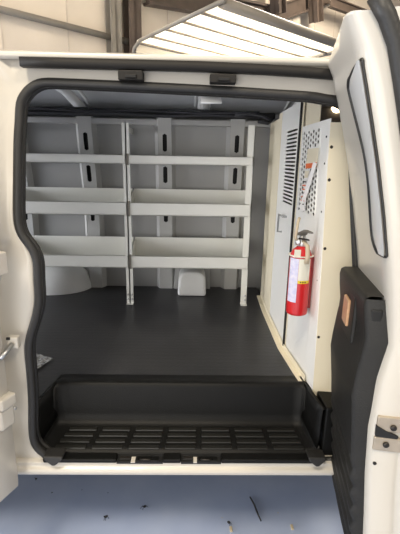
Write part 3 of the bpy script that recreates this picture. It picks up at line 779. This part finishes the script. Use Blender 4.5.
mb = MB(); mb.lathe([(.016, 1.29), (.018, 1.296), (.018, 1.318), (.012, 1.326), (.012, 1.336)], (EX, EY, 0), n=16); mb.lathe([(.011, 0), (.011, .018), (.006, .02)], (EX-.012, EY, 1.31), (-.5, -1, 0), n=12); mb.build('valve', 'steel', ex, merge=False)
mb = MB(); mb.prism([(EX-.010, EY-.010, 1.335), (EX+.010, EY-.010, 1.335), (EX+.010, EY-.04, 1.352), (EX+.022, EY-.058, 1.350), (EX+.020, EY-.060, 1.357), (EX+.004, EY-.042, 1.362), (EX-.012, EY-.012, 1.344)], (-.012, .004, 0)); mb.build('squeeze_lever', 'beamg', ex)
mb = MB(); mb.prism([(EX-.008, EY-.012, 1.318), (EX+.010, EY-.012, 1.318), (EX+.014, EY-.050, 1.322), (EX+.010, EY-.052, 1.329), (EX-.006, EY-.02, 1.328)], (-.012, .004, 0)); mb.build('carry_handle', 'bolt', ex)
mb = MB(); mb.tube([(EX, EY-.015, 1.315), (EX+.01, EY-.040, 1.30), (EX+.012, EY-.048, 1.26), (EX+.010, EY-.046, 1.235)], [.007, .008, .009, .010], n=10); mb.build('nozzle', 'tie', ex)
mb = MB(); mb.tube([(EX-.02, EY+.0, 1.30), (EX-.03, EY-.012, 1.33), (EX-.025, EY-.01, 1.385), (EX-.018, EY-.0, 1.40)], .006, n=8); mb.build('pin_tie', 'tie', ex)
mb = MB(); mb.box((EX+.02, EY-.006, 1.04), (.472, EY+.020, 1.26), bev=.003); mb.build('wall_bracket', 'redd', ex)

# ------------------------------------------------------------------ loose scraps
z = FZ+.001
tri = [at(27, 352, 'z', z), at(53, 359.5, 'z', z), at(34, 371, 'z', z), at(29, 377, 'z', z)]
mb = MB(); n_ = 9
def bag(a, b):
    p = lerp(lerp(tri[0], tri[3], b), lerp(tri[1], tri[1]*.96+tri[2]*.04, b), a); k = a*b
    return p + Vector((0, 0, .004+.008*abs(math.sin(a*9+b*5))*(1-a*.6)))
mb.grid(bag, [i/n_ for i in range(n_+1)], [i/n_ for i in range(n_+1)], smooth=False)
tag(mb.build('plastic_wrapper', 'foil', solid=.001), 'crumpled clear plastic wrapper on the cargo floor by the left door seal', 'wrapper')
def scrap(px, py, s_, label, name='leaf_scrap', mk='leaf', legs=3, cat='leaf scrap'):
    p = at(px, py, 'z', 0); mb = MB(); random.seed(int(px*7+py))
    pts = [p + Vector((s_*math.cos(2*PI*i/7)*random.uniform(.5, 1.2), s_*.8*math.sin(2*PI*i/7)*random.uniform(.5, 1.2), .001+s_*.35*random.random())) for i in range(7)]
    for i in range(7): mb.poly([p+Vector((0, 0, s_*.5)), pts[i], pts[(i+1) % 7]])
    for k in range(legs):
        a = random.uniform(0, 2*PI); mb.tube([p+Vector((0, 0, s_*.3)), p+Vector((s_*1.1*math.cos(a), s_*1.1*math.sin(a), s_*.9)), p+Vector((s_*1.9*math.cos(a), s_*1.9*math.sin(a), .002))], s_*.09, n=5)
    o = mb.build(name, mk, solid=.001, merge=False); tag(o, label, cat); return o
scrap(144, 507, .011, 'dark curled leaf scrap on the blue floor below the left latch of the step')
scrap(106, 517, .011, 'dark leaf scrap on the blue floor near the bottom edge, left of centre')
scrap(36, 479, .007, 'small dark leaf scrap on the blue floor beside the left door corner')
scrap(229, 523, .009, 'dark leaf scrap beside the long twig on the blue floor')
scrap(52, 493, .004, 'tiny dark crumb on the blue floor below the left corner of the sill', 'crumb', legs=1, cat='crumb')
scrap(82, 490, .003, 'tiny dark speck on the floor right of the left door', 'crumb', legs=0, cat='crumb')
scrap(108, 493, .003, 'tiny dark speck on the floor above the lower leaf scrap', 'crumb', legs=0, cat='crumb')
scrap(278, 513, .003, 'tiny pale speck on the floor right of the long twig', 'crumb', 'tan', 0, 'crumb')
scrap(222, 518, .003, 'tiny pale speck on the floor left of the long twig', 'crumb', 'tan', 0, 'crumb')
p, q = at(250, 497, 'z', .006), at(261, 521, 'z', .006)
mb = MB(); mb.tube([p, lerp(p, q, .35)+Vector((.003, 0, .002)), lerp(p, q, .7), q], [.0035, .0045, .004, .003], n=6); tag(mb.build('twig', 'leaf'), 'long thin dark twig lying on the blue floor', 'twig')
for px, py, lab in ((231, 530, 'pale wood chip at the bottom edge left of the twig'), (292, 528, 'pale wood chip at the bottom edge near the open right door')):
    p = at(px, py, 'z', 0); mb = MB(); mb.box((p.x-.006, p.y-.012, 0), (p.x+.006, p.y+.014, .008), bev=.002); tag(mb.build('wood_chip', 'tan'), lab, 'wood chip')

# ------------------------------------------------------------------ light
w = bpy.data.worlds.new('world'); scene.world = w; w.use_nodes = True
bg = w.node_tree.nodes['Background']; bg.inputs[0].default_value = (1.0, 0.95, 0.88, 1); bg.inputs[1].default_value = 0.55
def area(name, loc, target, sx, sy, power, col):
    l = bpy.data.lights.new(name, 'AREA'); l.shape = 'RECTANGLE'; l.size = sx; l.size_y = sy; l.energy = power; l.color = col
    o = bpy.data.objects.new(name, l); COL.objects.link(o); o.location = loc
    o.rotation_euler = (Vector(target)-Vector(loc)).to_track_quat('-Z', 'Y').to_euler(); return o
area('bay_daylight', (-2.6, -5.6, 1.4), (0, 1.4, .9), 5.5, 2.7, 225, (1.0, 0.965, 0.90))
area('ceiling_lamp', (-1.5, -1.5, 5.8), (-1.0, 0.5, 0), 1.2, 1.2, 200, (1.0, 0.88, 0.70))
area('ceiling_lamp', (2.5, -2.0, 5.8), (1.5, 0.0, 0), 1.2, 1.2, 160, (1.0, 0.88, 0.70))
area('wall_fill', (5.0, 10.0, 6.6), (6.5, 17, 5.0), 1.2, 1.2, 500, (1.0, 0.88, 0.72))  # unseen light added to brighten the far right of the wall
area('door_cool_fill', (-8.0, -1.5, 2.0), (0.5, 1.0, 1.4), 3.0, 3.0, 260, (0.80, 0.89, 1.0))  # added cool fill for the open right door and near partition
area('rear_daylight', (-7.5, 1.2, 1.8), (0, 2.1, 1.2), 3.2, 3.0, 520, (0.97, 0.97, 1.0))
o = area('strip_lamp', gp(L1/2, L2/2, 4.5), gp(L1/2, L2/2, 3.4), 2.4, 1.9, 420, (1.0, 0.95, 0.85)); o.data.spread = math.radians(110)
area('wall_fill', (-3.0, 4.0, 6.4), (-4.5, 7.5, 3.0), 1.2, 1.2, 190, (1.0, 0.88, 0.72))  # unseen light aimed at the left part of the wall

vs = scene.view_settings
vs.view_transform = 'Standard'; vs.look = 'None'; vs.exposure = 0.0; vs.gamma = 1.0; vs.use_curve_mapping = False
